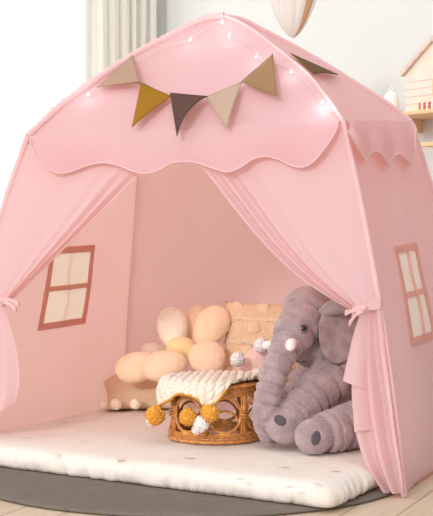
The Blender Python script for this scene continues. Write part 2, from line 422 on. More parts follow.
# front plane through the front poles
pk = .15/EH; nFr = Vector((0, -1, pk)).normalized()
def F(px, py, off=0.): return onplane(px, py, Vector((0, 0, 0))+nFr*off, nFr)
def mapcurve(pix, t): 
    p = poly([(x, y, 0) for x, y in pix], t); return p.x, p.y
# front valance
vb = [(31, 141), (37, 156), (46, 167), (57, 173), (70, 171), (86, 165), (102, 162.5), (117, 165), (132, 171), (145, 174), (157, 171), (170, 163), (184, 161), (198, 163), (212, 168), (228, 172.5), (240, 169), (252, 160), (264, 156), (278, 159), (292, 165.5), (304, 167), (315, 162), (325, 150), (333, 137), (338, 124)]
vb_w = [F(x, y, .03) for x, y in vb]
def fval(u, v):
    a = FLe.lerp(FRe, .006+.988*u)+nFr*.006; b = poly(vb_w, u)
    p = a.lerp(b, v); bellow = .010*math.sin(u*2*PI*3.5+.6)*v
    return p+nFr*(bellow+.008*math.sin(PI*v))
bm = bmesh.new(); grid(bm, fval, 140, 16)
B('front_valance', bm, tent, M_pink, label='scalloped valance across the front eave')
bm = bmesh.new(); tube(bm, [fval(i/200, 1) for i in range(201)], .0028, 6); B('valance_piping', bm, tent, M_pole, label='darker pink piping on the front valance')
# right valance
vr = [(348, 131), (354, 145), (361, 156.5), (367, 160), (371, 155), (375, 151), (380, 156), (386, 164), (391, 165), (395, 157), (399, 154), (404, 160), (410, 164.5), (414.5, 160), (416.5, 148), (415.5, 136)]
pR0 = (FRe+BRe)/2; nRp = (BRe-FRe).cross(BR-FRe).normalized(); nRp = nRp if nRp.x > 0 else -nRp
vr_w = [onplane(x, y, pR0+nRp*.028, nRp) for x, y in vr]
def fvr(u, v):
    a = FRe.lerp(BRe, .01+.98*u)+nRp*.008; return a.lerp(poly(vr_w, u), v)+nRp*(.008*math.sin(PI*v)+.008*v*math.sin(u*19))
bm = bmesh.new(); grid(bm, fvr, 100, 12); B('side_valance', bm, tent, M_pink, label='scalloped valance on the right eave')
bm = bmesh.new(); tube(bm, [fvr(i/160, 1) for i in range(161)], .0028, 6); B('valance_piping', bm, tent, M_pole)

# curtains of the doorway
def curtain(pole, eave, e_in, tie, tail, side, name_l):
    """one sheet: outer edge on the pole, inner edge swept to the tie and falling to the floor"""
    NU = 120
    tz = tie.z
    def pz(z):
        return poly(pole, max(0, min(1, z/EH)))
    def f(u, v):
        # v 0..1 from eave down to the tie
        top = pole[-1].lerp(e_in, u)
        k = smooth(0, .42, u)
        end = pz(tz-.00).lerp(tie, k)+Vector((0, 0, -.0))
        end = end+Vector((0, 0, 1))*(-.05*(u-.6)*k)      # bunched band is a few cm tall
        p = top.lerp(end, v)
        # outer strands follow the bowed pole
        ex = pz(p.z)-pole[-1].lerp(pz(tz), max(0, min(1, (pole[-1].z-p.z)/(pole[-1].z-tz))))
        p = p+ex*(1-smooth(0, .5, u))
        sagk = math.sin(PI*v); p.z -= .006*sagk*u*u
        if side > 0: p += Vector((-.7, 0, -.7))*(.040*math.sin(PI*v**1.35)*u**1.5)
        fold = math.sin(u**3*26+1.0)*(.001+.013*smooth(.6, 1, u))*smooth(-.1, .3, v)*(1-.3*v)
        fold += .006*math.sin(u*6+.5)*(1-v)*smooth(0, .4, v)
        gather = .02*math.sin(PI*k)*v
        return p+nFr*(fold+gather*.3+.004)
    bm = bmesh.new(); grid(bm, f, NU, 60)
    return bm, f
tieR = F(363, 309, .012); tieL = F(4, 301, .012)
bmR, _ = curtain(cFR, None, F(196, 160, 0), tieR, None, 1, 'right')
B('door_curtain', bmR, tent, M_curt, label='right-hand door curtain gathered into its tie')
bmL, _ = curtain(cFL, None, F(156, 160, 0), tieL, None, -1, 'left')
B('door_curtain', bmL, tent, M_curt, label='left-hand door curtain gathered into its tie')
# tails below the ties : sheets between an outer and an inner traced edge
def tail(outer, inner, folds, amp, off, nv=50, nu=70, ph=0., label=None, off2=None):
    O = [F(x, y, off if off2 is None else off2) for x, y in outer]; I = [F(x, y, off) for x, y in inner]
    def f(u, v):
        p = poly(O, v).lerp(poly(I, v), u)
        a = amp*(.25+.75*smooth(0, .6, v))*math.sin(u*folds*2*PI+ph+1.2*math.sin(v*2.2))+amp*.4*math.sin(u*folds*4.7+v*3)
        q = p+nFr*(a+.004*noise.noise(p*12))
        if q.z < .012: q.z = .012
        return q
    bm = bmesh.new(); grid(bm, f, nu, nv); return B('curtain_tail', bm, tent, M_curt, label=label)
tail([(381, 306), (386, 350), (392, 395), (398, 440), (403, 475), (404, 494)], [(362, 314), (355, 345), (352, 380), (353, 412), (358, 440), (368, 468), (384, 493)], 2.3, .013, .012, label='right curtain falling to the floor in folds')
tail([(378, 309), (385, 335), (390, 365), (393, 398)], [(361, 312), (353, 335), (347, 358), (342, 381)], 1.3, .010, .045, ph=1.4, off2=-.014, label='upper ruffle of the right curtain')
tail([(382, 350), (388, 375), (393, 400), (396, 425)], [(362, 362), (357, 385), (354, 405), (355.5, 432)], 1.1, .008, .03, ph=.4, off2=-.014, label='lower ruffle of the right curtain')
tail([(-22, 300), (-30, 340), (-38, 380), (-44, 420), (-48, 455)], [(2, 306), (11, 330), (17, 360), (18, 385), (14, 402)], 2.6, .012, .014, label='left curtain falling below its tie')
# tie straps with a small bow
def tie(c, wpx, tails, side):
    bm = bmesh.new()
    P = [F(x, y, .03+.012*math.sin(i)) for i, (x, y) in enumerate(c)]
    def strap(P, w):
        n = 20
        for s in (.0025, -.0025):
            grid(bm, lambda u, v: poly(P, u)+Vector((0, 0, 1))*w*(v-.5)*(1+.25*math.sin(u*9))+nFr*s, n, 3)
        for e in (-.5, .5):
            grid(bm, lambda u, v: poly(P, u)+Vector((0, 0, 1))*w*e*(1+.25*math.sin(u*9))+nFr*lerp(-.0025, .0025, v), n, 1)
    strap(P, wpx*3.9/FOC)
    for t in tails: strap([F(x, y, .045+.006*i) for i, (x, y) in enumerate(t)], 4.5*3.9/FOC)
    ball(bm, F(*c[len(c)//2], .045), (.009, .008, .009), sub=3)
    B('curtain_tie', bm, tent, M_trim if False else M_pole, label='fabric strap tied round the gathered curtain')
tie([(352, 313), (358, 310), (364, 308), (373, 305), (381, 303)], 9, [[(364, 309), (356, 315), (349, 324)], [(364, 308), (352, 311), (345, 313)]], 1)
tie([(-22, 296), (-10, 298), (3, 300), (9, 301)], 7, [[(3, 300), (11, 300), (19, 304)], [(3, 301), (10, 304), (16, 310)]], -1)

# ------------------------------------------------------------------ bunting and string lights
bunt = empty('pennant_bunting', fRoofF(.5, .3), 'garland of five triangular felt pennants strung across the front roof', 'bunting')
def RF(px, py, off): return onplane(px, py, AP+nRF*off, nRF)
flags = [((97, 87), (133, 55), (140, 82), 0, 'beige pennant'), ((141, 83), (172, 96), (132, 128), 1, 'ochre pennant'), ((170, 93), (208, 96.5), (177, 137), 2, 'dark brown pennant with a curled edge'),
         ((206, 97), (242, 82), (227, 129), 3, 'pale taupe pennant'), ((241, 82), (273, 54), (278, 97), 4, 'bronze brown pennant')]
def tri(a, b, c, m, parent, label, curl=0., nrm=nRF):
    a, b, c = Vector(a), Vector(b), Vector(c); bm = bmesh.new(); n = 14
    for s in (0., .0018):
        V = {}
        for i in range(n+1):
            for j in range(n+1-i):
                u, v = i/n, j/n; p = a*(1-u-v)+b*u+c*v
                p = p+nrm*(s+.010*math.sin(PI*u)*(v)+curl*u*v*3)
                V[i, j] = bm.verts.new(p)
        for i in range(n):
            for j in range(n-i):
                bm.faces.new((V[i, j], V[i+1, j], V[i, j+1]))
                if i+j < n-1: bm.faces.new((V[i+1, j], V[i+1, j+1], V[i, j+1]))
        if s == 0.: V0 = V
    edge = [(i, 0) for i in range(n+1)]+[(n-j, j) for j in range(1, n+1)]+[(0, n-j) for j in range(1, n)]
    for k in range(len(edge)):
        e, g = edge[k], edge[(k+1) % len(edge)]; bm.faces.new((V0[e], V0[g], V[g], V[e]))
    return B('pennant', bm, parent, m, label=label)
for a, b, c, k, lab in flags:
    tri(RF(*a, .016), RF(*b, .016), RF(*c, .030), M_fl[k], bunt, lab, .03 if k == 2 else 0)
bm = bmesh.new(); tube(bm, [RF(x, y, .017) for x, y in ((97, 87), (118, 84), (141, 83), (157, 90), (172, 95.5), (190, 96.5), (206, 97), (225, 91), (242, 82), (258, 69), (273, 54))], .0018, 6, samples=60)
B('string', bm, bunt, M_fl[0])
def RR(px, py, off): return onplane(px, py, FRe+nRR*off, nRR)
def RS(px, py, off):
    u, v = uv_of(px, py, rR, rBR, nRR); return fRoofR(u, v)+nRR*off
tp = tri(RS(290, 54, .008), RS(338, 76, .008), RS(312, 77, .010), M_fl[5], None, None, nrm=nRR)
tag(tp, 'dark olive pennant lying on the right-hand roof slope of the tent', 'pennant')

lights = empty('string_lights', AP, 'thin silver wire of small lit bulbs clipped along the tent roof edges', 'string lights')
LP = [(88, 95), (112, 78), (150, 57), (190, 40), (222, 21), (228, 33), (256, 55), (292, 72), (324, 105)]
wl = [(86, 96), (97, 88), (120, 72), (150, 55), (172, 44), (189, 40), (205, 29), (220, 22), (229, 31), (240, 40), (257, 52), (262, 60), (282, 66), (297, 75), (312, 90), (324, 104), (332, 112)]
bm = bmesh.new(); tube(bm, [RF(x, y, .010+.004*math.sin(i*2)) for i, (x, y) in enumerate(wl)], .0011, 6, samples=140)
B('wire', bm, lights, M_wire)
for i, (x, y) in enumerate(((88, 95), (190, 40), (222, 22), (229, 36), (256, 57), (291, 72), (322, 103), (326, 107))):
    bm = bmesh.new(); p = RF(x, y, .016); ball(bm, p, .003, sub=2); B('bulb', bm, lights, M_bulb)
    bm = bmesh.new(); tube(bm, [p+Vector((0, 0, .003)), p+Vector((.004, 0, .009))], .0018, 8); B('clip', bm, lights, M_wire)
    ld = bpy.data.lights.new('bulb_light', 'POINT'); ld.energy = .05; ld.color = (1, .93, .88); ld.shadow_soft_size = .01
    lo = bpy.data.objects.new('bulb_light', ld); COL.objects.link(lo); lo.location = p+nRF*.02; lo.parent = lights; lo.matrix_parent_inverse = parent_world(lights).inverted()

# ------------------------------------------------------------------ mat and mattress
bm = bmesh.new()
mc = Vector((.09, .1)); K = 96
def rr(a): return .612+.05*max(0, math.cos(a-math.radians(205)))**2
prof = [(0, .012), (.96, .012), (.985, .011), (1., .006), (.99, .001), (0, .001)]
rings = [[bm.verts.new((mc.x+rr(2*PI*k/K)*r*math.cos(2*PI*k/K), mc.y+rr(2*PI*k/K)*r*math.sin(2*PI*k/K), z)) for k in range(K)] for r, z in prof if r > 0]
for i in range(len(rings)-1):
    for k in range(K): bm.faces.new((rings[i][k], rings[i][(k+1) % K], rings[i+1][(k+1) % K], rings[i+1][k]))
bm.faces.new(rings[0]); bm.faces.new(rings[-1][::-1])
rug = tag(B('round_floor_mat', bm, None, M_rug), 'dark grey round floor mat under the tent and mattress', 'mat')

MT = .075
corners = [(.635, -.29), (.655, .02), (.645, .88), (-.62, .93), (-.665, .0), (-.60, -.075)]
def rounded(C, r, n=8):
    out = []; m = len(C)
    for i in range(m):
        p = Vector(C[i]); a = (Vector(C[i-1])-p); b = (Vector(C[(i+1) % m])-p); k = min(r, a.length*.45, b.length*.45)
        a = a.normalized()*k; b = b.normalized()*k
        for j in range(n+1):
            t = j/n; out.append(p+a*(1-t)**2+b*t**2)
        q = Vector(C[(i+1) % m]); e0 = p+b; nb = (Vector(C[(i+2) % m])-q).length; k2 = min(r, (p-q).length*.45, nb*.45); e1 = q+(p-q).normalized()*k2
        st = max(1, int((e1-e0).length/.006))
        for j in range(1, st): out.append(e0.lerp(e1, j/st))
    return out
OUT = rounded(corners, .05)
cc = Vector((0, .4)); bm = bmesh.new(); n = len(OUT)
lv = [(0, 0.)]+[(k/14, 0) for k in range(1, 14)]
rings = []
def mz(x, y): return MT+.004*noise.noise(Vector((x*6, y*6, 3)))+.0015*noise.noise(Vector((x*22, y*22, 9)))
prof = [(k/16, None) for k in range(1, 15)]+[(.925, -.001), (.955, -.004), (.98, -.012), (.995, -.024), (1., -.036), (.997, -.050), (.985, -.060), (.95, -.0615)]
for r, dz in prof:
    R = []
    for i, p in enumerate(OUT):
        q = cc+(Vector(p)-cc)*r; h = mz(q.x, q.y)
        if dz is not None:
            s = i*.006
            ruf = .010*noise.noise(Vector((s*38, dz*20, 0)))+.004*noise.noise(Vector((s*95, dz*50, 4)))
            q = q+(Vector(p)-cc).normalized()*ruf*min(1, -dz*40); h = max(.0135, MT+dz+(h-MT)*max(0, 1+dz*30))
        R.append(bm.verts.new((q.x, q.y, h)))
    rings.append(R)
c0 = bm.verts.new((cc.x, cc.y, mz(cc.x, cc.y)))
for k in range(n): bm.faces.new((c0, rings[0][k], rings[0][(k+1) % n]))
for i in range(len(rings)-1):
    for k in range(n): bm.faces.new((rings[i][k], rings[i][(k+1) % n], rings[i+1][(k+1) % n], rings[i+1][k]))
bm.faces.new(rings[-1][::-1])
matt = tag(B('mattress', bm, None, M_matt), 'cream padded mattress with small printed stars on the dark round mat', 'mattress')
for (px, py) in ((27, 437), (65, 421), (84, 440), (150, 424), (120, 458), (55, 452), (190, 457), (284, 466), (290, 486), (335, 470), (316, 483), (240, 478)):
    c = onz(px, py, MT+.004); c.z = mz(c.x, c.y)+.0015; rt = random.uniform(0, 2*PI); bm = bmesh.new()
    v = [bm.verts.new(c+Vector((math.cos(rt+PI*k/5), math.sin(rt+PI*k/5), 0))*(.018 if k % 2 == 0 else .009)) for k in range(10)]
    bm.faces.new(v); B('star_print', bm, matt, M_star, False)

# ------------------------------------------------------------------ soft furnishings
def pillow(bm, c, ax, w, h, th, n=40, pinch=.12, disp=.004, seed=0):
    """cushion centred at c; ax = (right, up, out)"""
    c = Vector(c)
    for s in (1, -1):
        def f(u, v):
            x = 2*u-1; y = 2*v-1
            k = (1-abs(x)**2.6)*(1-abs(y)**2.6); t = max(0, k)**.42
            px_ = x*(1-pinch*(1-abs(y)**2)*0-pinch*.5*(1-y*y)*abs(x)**3*1.); py_ = y*(1-pinch*.5*(1-x*x)*abs(y)**3)
            p = c+ax[0]*px_*w/2+ax[1]*py_*h/2+ax[2]*s*t*th/2
            return p+ax[2]*s*disp*noise.noise(Vector((x*3+seed, y*3, s)))*min(1, t*2)
        grid(bm, f, n, n)
    for v in bm.verts: v.co.z = max(v.co.z, MT+.008)
    bmesh.ops.remove_doubles(bm, verts=bm.verts[:], dist=1e-5)
# camera-independent axes: "out" directions given as world angles
def axes(heading, tilt, roll=0):
    """out vector: horizontal heading (deg, 0 = -y), tilted up by tilt deg"""
    h = math.radians(heading); t = math.radians(tilt)
    o = Vector((math.sin(h)*math.cos(t), -math.cos(h)*math.cos(t), math.sin(t)))
    r = Vector((math.cos(h), math.sin(h), 0)); u = o.cross(r)*1.
    if u.z < 0: u = -u
    q = math.radians(roll); return (r*math.cos(q)+u*math.sin(q), u*math.cos(q)-r*math.sin(q), o)
S = lambda px, fd: px*fd/FOC
# bobble cushion lying at the back left
cA = axes(15, 62)
cu = empty('bobble_cushion', onz(135, 410, MT), 'tan cushion edged with round bobbles lying under the flower pillow', 'cushion')
cc_ = D(147, 398, 5.0); ax = axes(18, 66, 9)
bm = bmesh.new(); pillow(bm, cc_, ax, S(88, 5), .26, .17, seed=3, pinch=.2); B('cushion_body', bm, cu, M_tan2)
for px, py in ((103.5, 405), (116, 404.5), (135.5, 404)):
    bm = bmesh.new(); vs = ball(bm, D(px, py, 4.83), S(5.6 if px > 104 else 4.5, 4.83), sub=4)
    for v in vs: v.co += (v.co-D(px, py, 4.83))*.12*noise.noise(v.co*120)
    B('bobble', bm, cu, M_bob, label='round tan bobble')
# flower pillow
fp = empty('flower_pillow', D(178, 388, 4.85), 'beige flower-shaped pillow with rounded petals and a yellow centre', 'pillow')
fax = axes(20, 25)
def petal(px, py, rx, ry, rot, fd, m, th=.042, label=None):
    bm = bmesh.new(); c = D(px, py, fd); q = math.radians(rot)
    r = fax[0]*math.cos(q)+fax[1]*math.sin(q); u = fax[1]*math.cos(q)-fax[0]*math.sin(q); o = fax[2]
    vs = ball(bm, Vector((0, 0, 0)), 1, sub=5)
    for v in vs:
        x, y, z = v.co; rr_ = math.hypot(x, y)
        zz = (abs(z)**.9)*(1 if z > 0 else -1)
        x *= 1+.12*y                       # wider towards the outer end
        p = c+r*x*S(rx, fd)+u*y*S(ry, fd)+o*zz*th
        v.co = p+o*.003*noise.noise(p*22)+(p-c).normalized()*.002*noise.noise(p*60)
    B('petal', bm, fp, m, label=label)
petal(154, 351, 8, 13, 78, 5.00, M_petal2, .03)
petal(198, 325, 15, 22, -12, 4.97, M_petal, .04)
petal(172.5, 328, 15.5, 22.5, 8, 4.90, M_petal2, label='paler cream petal')
petal(211, 327, 16.5, 24, -28, 4.88, M_petal)
petal(138, 367, 15.5, 23, 104, 4.84, M_petal)
petal(206.5, 357.5, 17.5, 19.5, -96, 4.80, M_petal)
petal(165, 365.5, 15.5, 22.5, 104, 4.77, M_petal)
bm = bmesh.new(); ball(bm, D(181, 348, 4.84), (S(15, 4.84), .05, S(11, 4.84)), axes=(fax[0], fax[2], fax[1]), sub=4); B('flower_centre', bm, fp, M_yellow, label='yellow round centre')
# tufted cushion
tc_ = empty('tufted_cushion', onz(258, 392, MT), 'square tan cushion with tufts and rows of bobbles leaning on the back behind the elephant', 'cushion')
tax = axes(22, 16, -2); tcn = D(263, 343, 4.90); TW = S(78, 4.92); TH = S(82, 4.92)
bm = bmesh.new(); pillow(bm, tcn, tax, TW, TH, .10, seed=8, pinch=.06); B('cushion_body', bm, tc_, M_tan)
def onpil(px, py, lift=0.):
    p = onplane(px, py, tcn, tax[2]); d = p-tcn; x = max(-1, min(1, d.dot(tax[0])/(TW/2))); y = max(-1, min(1, d.dot(tax[1])/(TH/2)))
    t = max(0, (1-abs(x)**2.6)*(1-abs(y)**2.6))**.42*.05; return onplane(px, py, tcn+tax[2]*(t+lift), tax[2])
for px, py, r in ((238, 306.5, 5.5), (264, 309, 6.5), (254, 328, 6.5), (228, 328, 4), (247, 350.5, 6), (277, 331, 6), (230, 371, 5), (273, 352, 6)):
    bm = bmesh.new(); c = onpil(px, py, .002); vs = ball(bm, c, (S(r, 4.9), .007, S(r, 4.9)), axes=(tax[0], tax[2], tax[1]), sub=4)
    for v in vs: v.co += (v.co-c)*.2*noise.noise(v.co*60)
    B('tuft', bm, tc_, M_tuft, label='paler raised tuft')
for y0, y1 in ((319.5, 321.5), (342.5, 345)):
    for i in range(18):
        px = 229+i*3.3+(-5 if y0 > 330 else 0); py = lerp(y0, y1, i/17)+.6*math.sin(i*1.8)
        bm = bmesh.new(); c = onpil(px, py, .002); ball(bm, c, S(1.35, 4.9), sub=2); B('small_bobble', bm, tc_, M_bob)
    bm = bmesh.new(); tube(bm, [onpil(229+i*3.3+(-5 if y0 > 330 else 0), lerp(y0, y1, i/17)-2, .0015) for i in range(18)], .0018, 6); B('trim_cord', bm, tc_, M_bob)

# pink pompom toy
toy = empty('pink_soft_toy', onz(258, 401, MT), 'pale pink soft toy with fluffy white pompoms between the stool and the elephant trunk', 'soft toy')
bm = bmesh.new(); fd = 4.62
tube(bm, [D(238, 372, fd), D(250, 366, fd), D(262, 358, fd), D(272, 350, fd)], [S(5, fd), S(13, fd), S(14, fd), S(9, fd)], 16, samples=20)
ball(bm, D(258, 380, fd), (S(22, fd), .06, S(18, fd))); ball(bm, D(265, 364, fd), (S(11, fd), .05, S(15, fd)))
remesh('toy_body', bm, .006, 8, toy, M_rose, lambda p, n: p+n*.002*noise.noise(p*50))
def pom(c, r, m, parent, name='pompom', spike=.22, sub=5, label=None, fr=None):
    bm = bmesh.new(); c = Vector(c); vs = ball(bm, c, r, sub=sub)
    for v in vs:
        d = (v.co-c).normalized(); v.co += d*r*spike*(noise.noise(d*5.5+c*9)+.8*noise.noise(d*15+c*3))
    return B(name, bm, parent, m, label=label)
pom(D(237.5, 359.5, 4.53), S(7, 4.53), M_white_fluff, toy); pom(D(261.5, 345.5, 4.54), S(7.5, 4.54), M_white_fluff, toy)
pom(D(257.5, 374, 4.5), S(5.5, 4.5), M_white_fluff, toy)

# ------------------------------------------------------------------ rattan stool
SC = onz(215, 438.5, MT)+Vector((0, 0, .004)); SR = S(47, 4.1); SH = .170
st = empty('rattan_stool', SC, 'round honey-coloured rattan stool with looped sides on the mattress', 'stool')
rs = random.Random(2)
def woven(z0, z1, r, rows, name, label=None):
    bm = bmesh.new(); n = 120
    for k in range(rows):
        z = lerp(z0, z1, (k+.5)/rows); ph = k*PI
        P = [SC+Vector(((r+.0022*math.sin(i/n*2*PI*30+ph))*math.cos(2*PI*i/n), (r+.0022*math.sin(i/n*2*PI*30+ph))*math.sin(2*PI*i/n), z+.0005*math.sin(i))) for i in range(n+1)]
        tube(bm, P, (z1-z0)/rows*.55, 6, caps=False)
    for i in range(30):
        a = 2*PI*(i+.25)/30; tube(bm, [SC+Vector((r*math.cos(a), r*math.sin(a), z0)), SC+Vector((r*math.cos(a), r*math.sin(a), z1))], .0026, 6)
    return B(name, bm, st, M_wicker, label=label)
woven(.004, .024, SR, 3, 'base_rim', 'woven rattan base rim')
woven(SH-.026, SH-.004, SR*1.0, 4, 'top_rim', 'woven rattan top rim')
bm = bmesh.new(); ring(bm, SC+Vector((0, 0, .004)), SR+.001, .0045); ring(bm, SC+Vector((0, 0, .027)), SR, .004); B('base_hoop', bm, st, M_rattan)
bm = bmesh.new(); ring(bm, SC+Vector((0, 0, SH-.002)), SR+.002, .0055); ring(bm, SC+Vector((0, 0, SH-.029)), SR, .004); B('top_hoop', bm, st, M_rattan)
bm = bmesh.new(); lathe(bm, [(0.0001, SH+.001), (SR*.5, SH+.002), (SR-.003, SH), (SR-.003, SH-.012), (0.0001, SH-.012)], SC, 48)
for k in range(1, 9): ring(bm, SC+Vector((0, 0, SH+.002)), SR*k/9, .003, n=40, seg=6)
B('stool_seat', bm, st, M_wicker)
NL = 7; a0 = -1.38
for k in range(NL):
    a = a0+2*PI*k/NL; p = lambda z, e=0: SC+Vector((SR*math.cos(a+e), SR*math.sin(a+e), z))
    bm = bmesh.new(); tube(bm, [p(.024), p(SH/2), p(SH-.026)], .0065, 10); 
    for e in (-.07, .07): tube(bm, [p(.024, e), p(SH/2, e*.8), p(SH-.026, e)], .0035, 8)
    for z in (SH*.5-.008, SH*.5, SH*.5+.008): ring(bm, p(z), .012, .0028, n=16, seg=6)
    B('stool_post', bm, st, M_rattan)
    # loop between this post and the next: two mirrored arcs bent round the drum
    bm = bmesh.new(); h0, h1 = .032, SH-.034; am = a+PI/NL; hw = PI/NL*.83
    P = []
    for i in range(41):
        t = 2*PI*i/40; x = math.cos(t); y = math.sin(t)
        aa = am+hw*x; P.append(SC+Vector(((SR-.002)*math.cos(aa), (SR-.002)*math.sin(aa), (h0+h1)/2+(h1-h0)/2*y)))
    tube(bm, P, .0048, 8, caps=False)
    P = [SC+Vector(((SR-.010)*math.cos(am+hw*1.1*math.cos(t)), (SR-.010)*math.sin(am+hw*1.1*math.cos(t)), h0+(h1-h0)*.62*math.sin(t))) for t in [PI*i/24 for i in range(25)]]
    tube(bm, P, .0035, 8)
    B('rattan_loop', bm, st, M_rattan)

# knitted throw draped over the stool
right2 = Vector((RT.x, RT.y, 0)).normalized(); fwd2 = Vector((-right2.y, right2.x, 0))
TOPZ = SC.z+SH+.010
def drape(x, y, th=0.):
    """flat cloth coordinates (right, away from the viewer) in metres -> 3D"""
    r = math.hypot(x, y); R = SR+.004
    e = max(0., r-R*.97)
    d = (right2*x+fwd2*y)/max(r, 1e-6)
    bend = .034
    if e <= 0: q = d*r; z = 0
    else:
        k = min(1, e/bend/1.5); q = d*(R*.97+bend*math.sin(k*PI/2)*.9+max(0, e-bend*1.5)*.12); z = -bend*(1-math.cos(k*PI/2))*.9-max(0, e-bend*1.5)*.97
    nr = (Vector((0, 0, 1))*(1 if e <= 0 else max(0, 1-e/bend/1.5))+d*(0 if e <= 0 else min(1, e/bend/1.5))).normalized()
    p = SC+q; p.z = max(TOPZ+z, MT+.012); return p+nr*th
# cloth corners in flat coordinates
QC = [(-.150, .135), (.130, .150), (.168, -.012), (.055, -.095), (-.035, -.225), (-.118, -.150), (-.205, -.045)]
def bl(u, v):
    # front edge traced right->left, back edge straight
    fr = poly([(.150, .000, 0), (.105, -.060, 0), (.055, -.140, 0), (-.015, -.225, 0), (-.065, -.185, 0), (-.115, -.150, 0), (-.165, -.135, 0), (-.225, -.085, 0)], u)
    bk = poly([(.150, .120, 0), (.05, .165, 0), (-.06, .165, 0), (-.165, .10, 0)], u)
    return lerp(bk.x, fr.x, v), lerp(bk.y, fr.y, v)
def fbl(u, v):
    x, y = bl(u, v)
    s = u*15; t = v*17; k = int(s); t += .5*(k % 2); fx = (s % 1)-.5; fy = (t % 1)-.5; fy2 = fy+fx*(.5 if k % 2 else -.5)
    cable = max(0, 1-(2.1*fx)**2-(1.9*fy2)**2)**.5
    th = .004+.0075*cable+.003*noise.noise(Vector((x*30, y*30, 2)))
    if v > .97: th += .002
    return drape(x, y, th)
bm = bmesh.new(); grid(bm, fbl, 220, 180)
tw = empty('knitted_throw', Vector((SC.x, SC.y, TOPZ)), 'chunky cream knitted throw with mustard edging draped over the rattan stool', 'throw')
o = B('knitted_cloth', bm, tw, M_knit)
sm = o.modifiers.new('s', 'SOLIDIFY'); sm.thickness = .005; sm.offset = -1
bm = bmesh.new()
for sh in (0., .5):
    P = []
    for i in range(161):
        u = .33+.67*i/160; x, y = bl(u, 1); q = drape(x, y, .010); a = i*1.1+sh*2*PI; P.append(q+Vector((math.cos(a), math.cos(a)*.5, math.sin(a)))*.002)
    tube(bm, P, .0028, 6)
B('edge_cord', bm, tw, M_cord, label='mustard twisted cord along the hem')
for px, py, fd, r, m, lab in ((155.5, 415.5, 4.19, 9, M_orange, 'orange pompom'), (188, 417, 4.09, 8, M_orange, 'orange pompom'), (210, 413.5, 4.08, 8.5, M_orange, 'orange pompom'),
                        (152, 421, 4.20, 5.5, M_white_fluff, 'white pompom'), (201, 424, 4.085, 7.5, M_white_fluff, 'white pompom'), (197, 429, 4.10, 5, M_white_fluff, 'white pompom')):
    pom(D(px, py, fd), S(r, fd), m, tw, label=lab, spike=.3)

# ------------------------------------------------------------------ plush elephant
el = empty('plush_elephant', onz(318, 450, MT), 'large grey plush elephant sitting on the mattress behind the right curtain', 'stuffed toy')
def E(px, py, fd): return D(px, py, fd)
def limb(bm, pts, folds=0, fa=.06, seg=24, n=60):
    P = [E(x, y, f) for x, y, f, r in pts]; R = [S(r, f) for x, y, f, r in pts]
    def rad(t):
        x = min(.9999, t)*(len(R)-1); k = int(x); f = x-k; f = f*f*(3-2*f); b = lerp(R[k], R[k+1], f)
        w_ = t*folds+.18*math.sin(t*23); return b*(1-fa*(abs(math.cos(PI*w_))**14 if folds else 0))
    tube(bm, P, rad, seg, samples=n)
bm = bmesh.new()
cax = (RT, FW, UP)
def eb(px, py, fd, rx, ry, dz): ball(bm, E(px, py, fd), (S(rx, fd), dz, S(ry, fd)), axes=cax, sub=4)
eb(342, 396, 4.50, 42, 46, .11)                 # body
eb(342, 362, 4.44, 28, 28, .09)                 # shoulders
eb(318, 325, 4.28, 35, 39, .11)                 # head
eb(308, 310, 4.24, 26, 24, .085)                # forehead
eb(316, 347, 4.23, 27, 22, .08)                 # cheek
limb(bm, [(310, 312, 4.2, 24), (296, 330, 4.13, 22), (284, 351, 4.08, 15.5), (275, 372, 4.05, 14), (268.5, 394, 4.04, 14), (265, 414, 4.05, 13), (267, 430, 4.09, 11.5), (277, 437, 4.12, 8)], 14, .22, n=220)
limb(bm, [(348, 362, 4.28, 19), (331, 378, 4.18, 22.5), (313, 396, 4.11, 21.5), (298, 412, 4.06, 19.5), (290, 420, 4.04, 19)], 8, .2, n=180)
eb(285.5, 425.5, 4.03, 19.5, 18.5, .03)
limb(bm, [(316, 370, 4.50, 17), (302, 386, 4.50, 17), (290, 405, 4.49, 17), (280, 420, 4.48, 16)], 5, .2, n=100)
limb(bm, [(376, 417, 4.30, 27), (354, 425, 4.12, 24), (337, 430, 4.03, 22.5), (323, 434, 3.99, 20.5)], 6, .2, n=150)
eb(314, 436.5, 3.96, 19.5, 18.5, .03)
def fur(p, n):
    q = p+n*(.0012*noise.noise(p*40)+.0010*noise.noise(p*110)+.0012*noise.noise(p*210)); q.z = max(q.z, MT+.006+.002*noise.noise(p*30)); return q
ebody = remesh('elephant_body', bm, .0032, 2, el, M_ele, fur)
from mathutils.bvhtree import BVHTree
EB = BVHTree.FromPolygons([v.co for v in ebody.data.vertices], [p.vertices[:] for p in ebody.data.polygons])
def hit(px, py, lift=0.):
    d = ray(px, py).normalized(); h = EB.ray_cast(CAM, d); return h[0]+h[1]*lift, h[1]
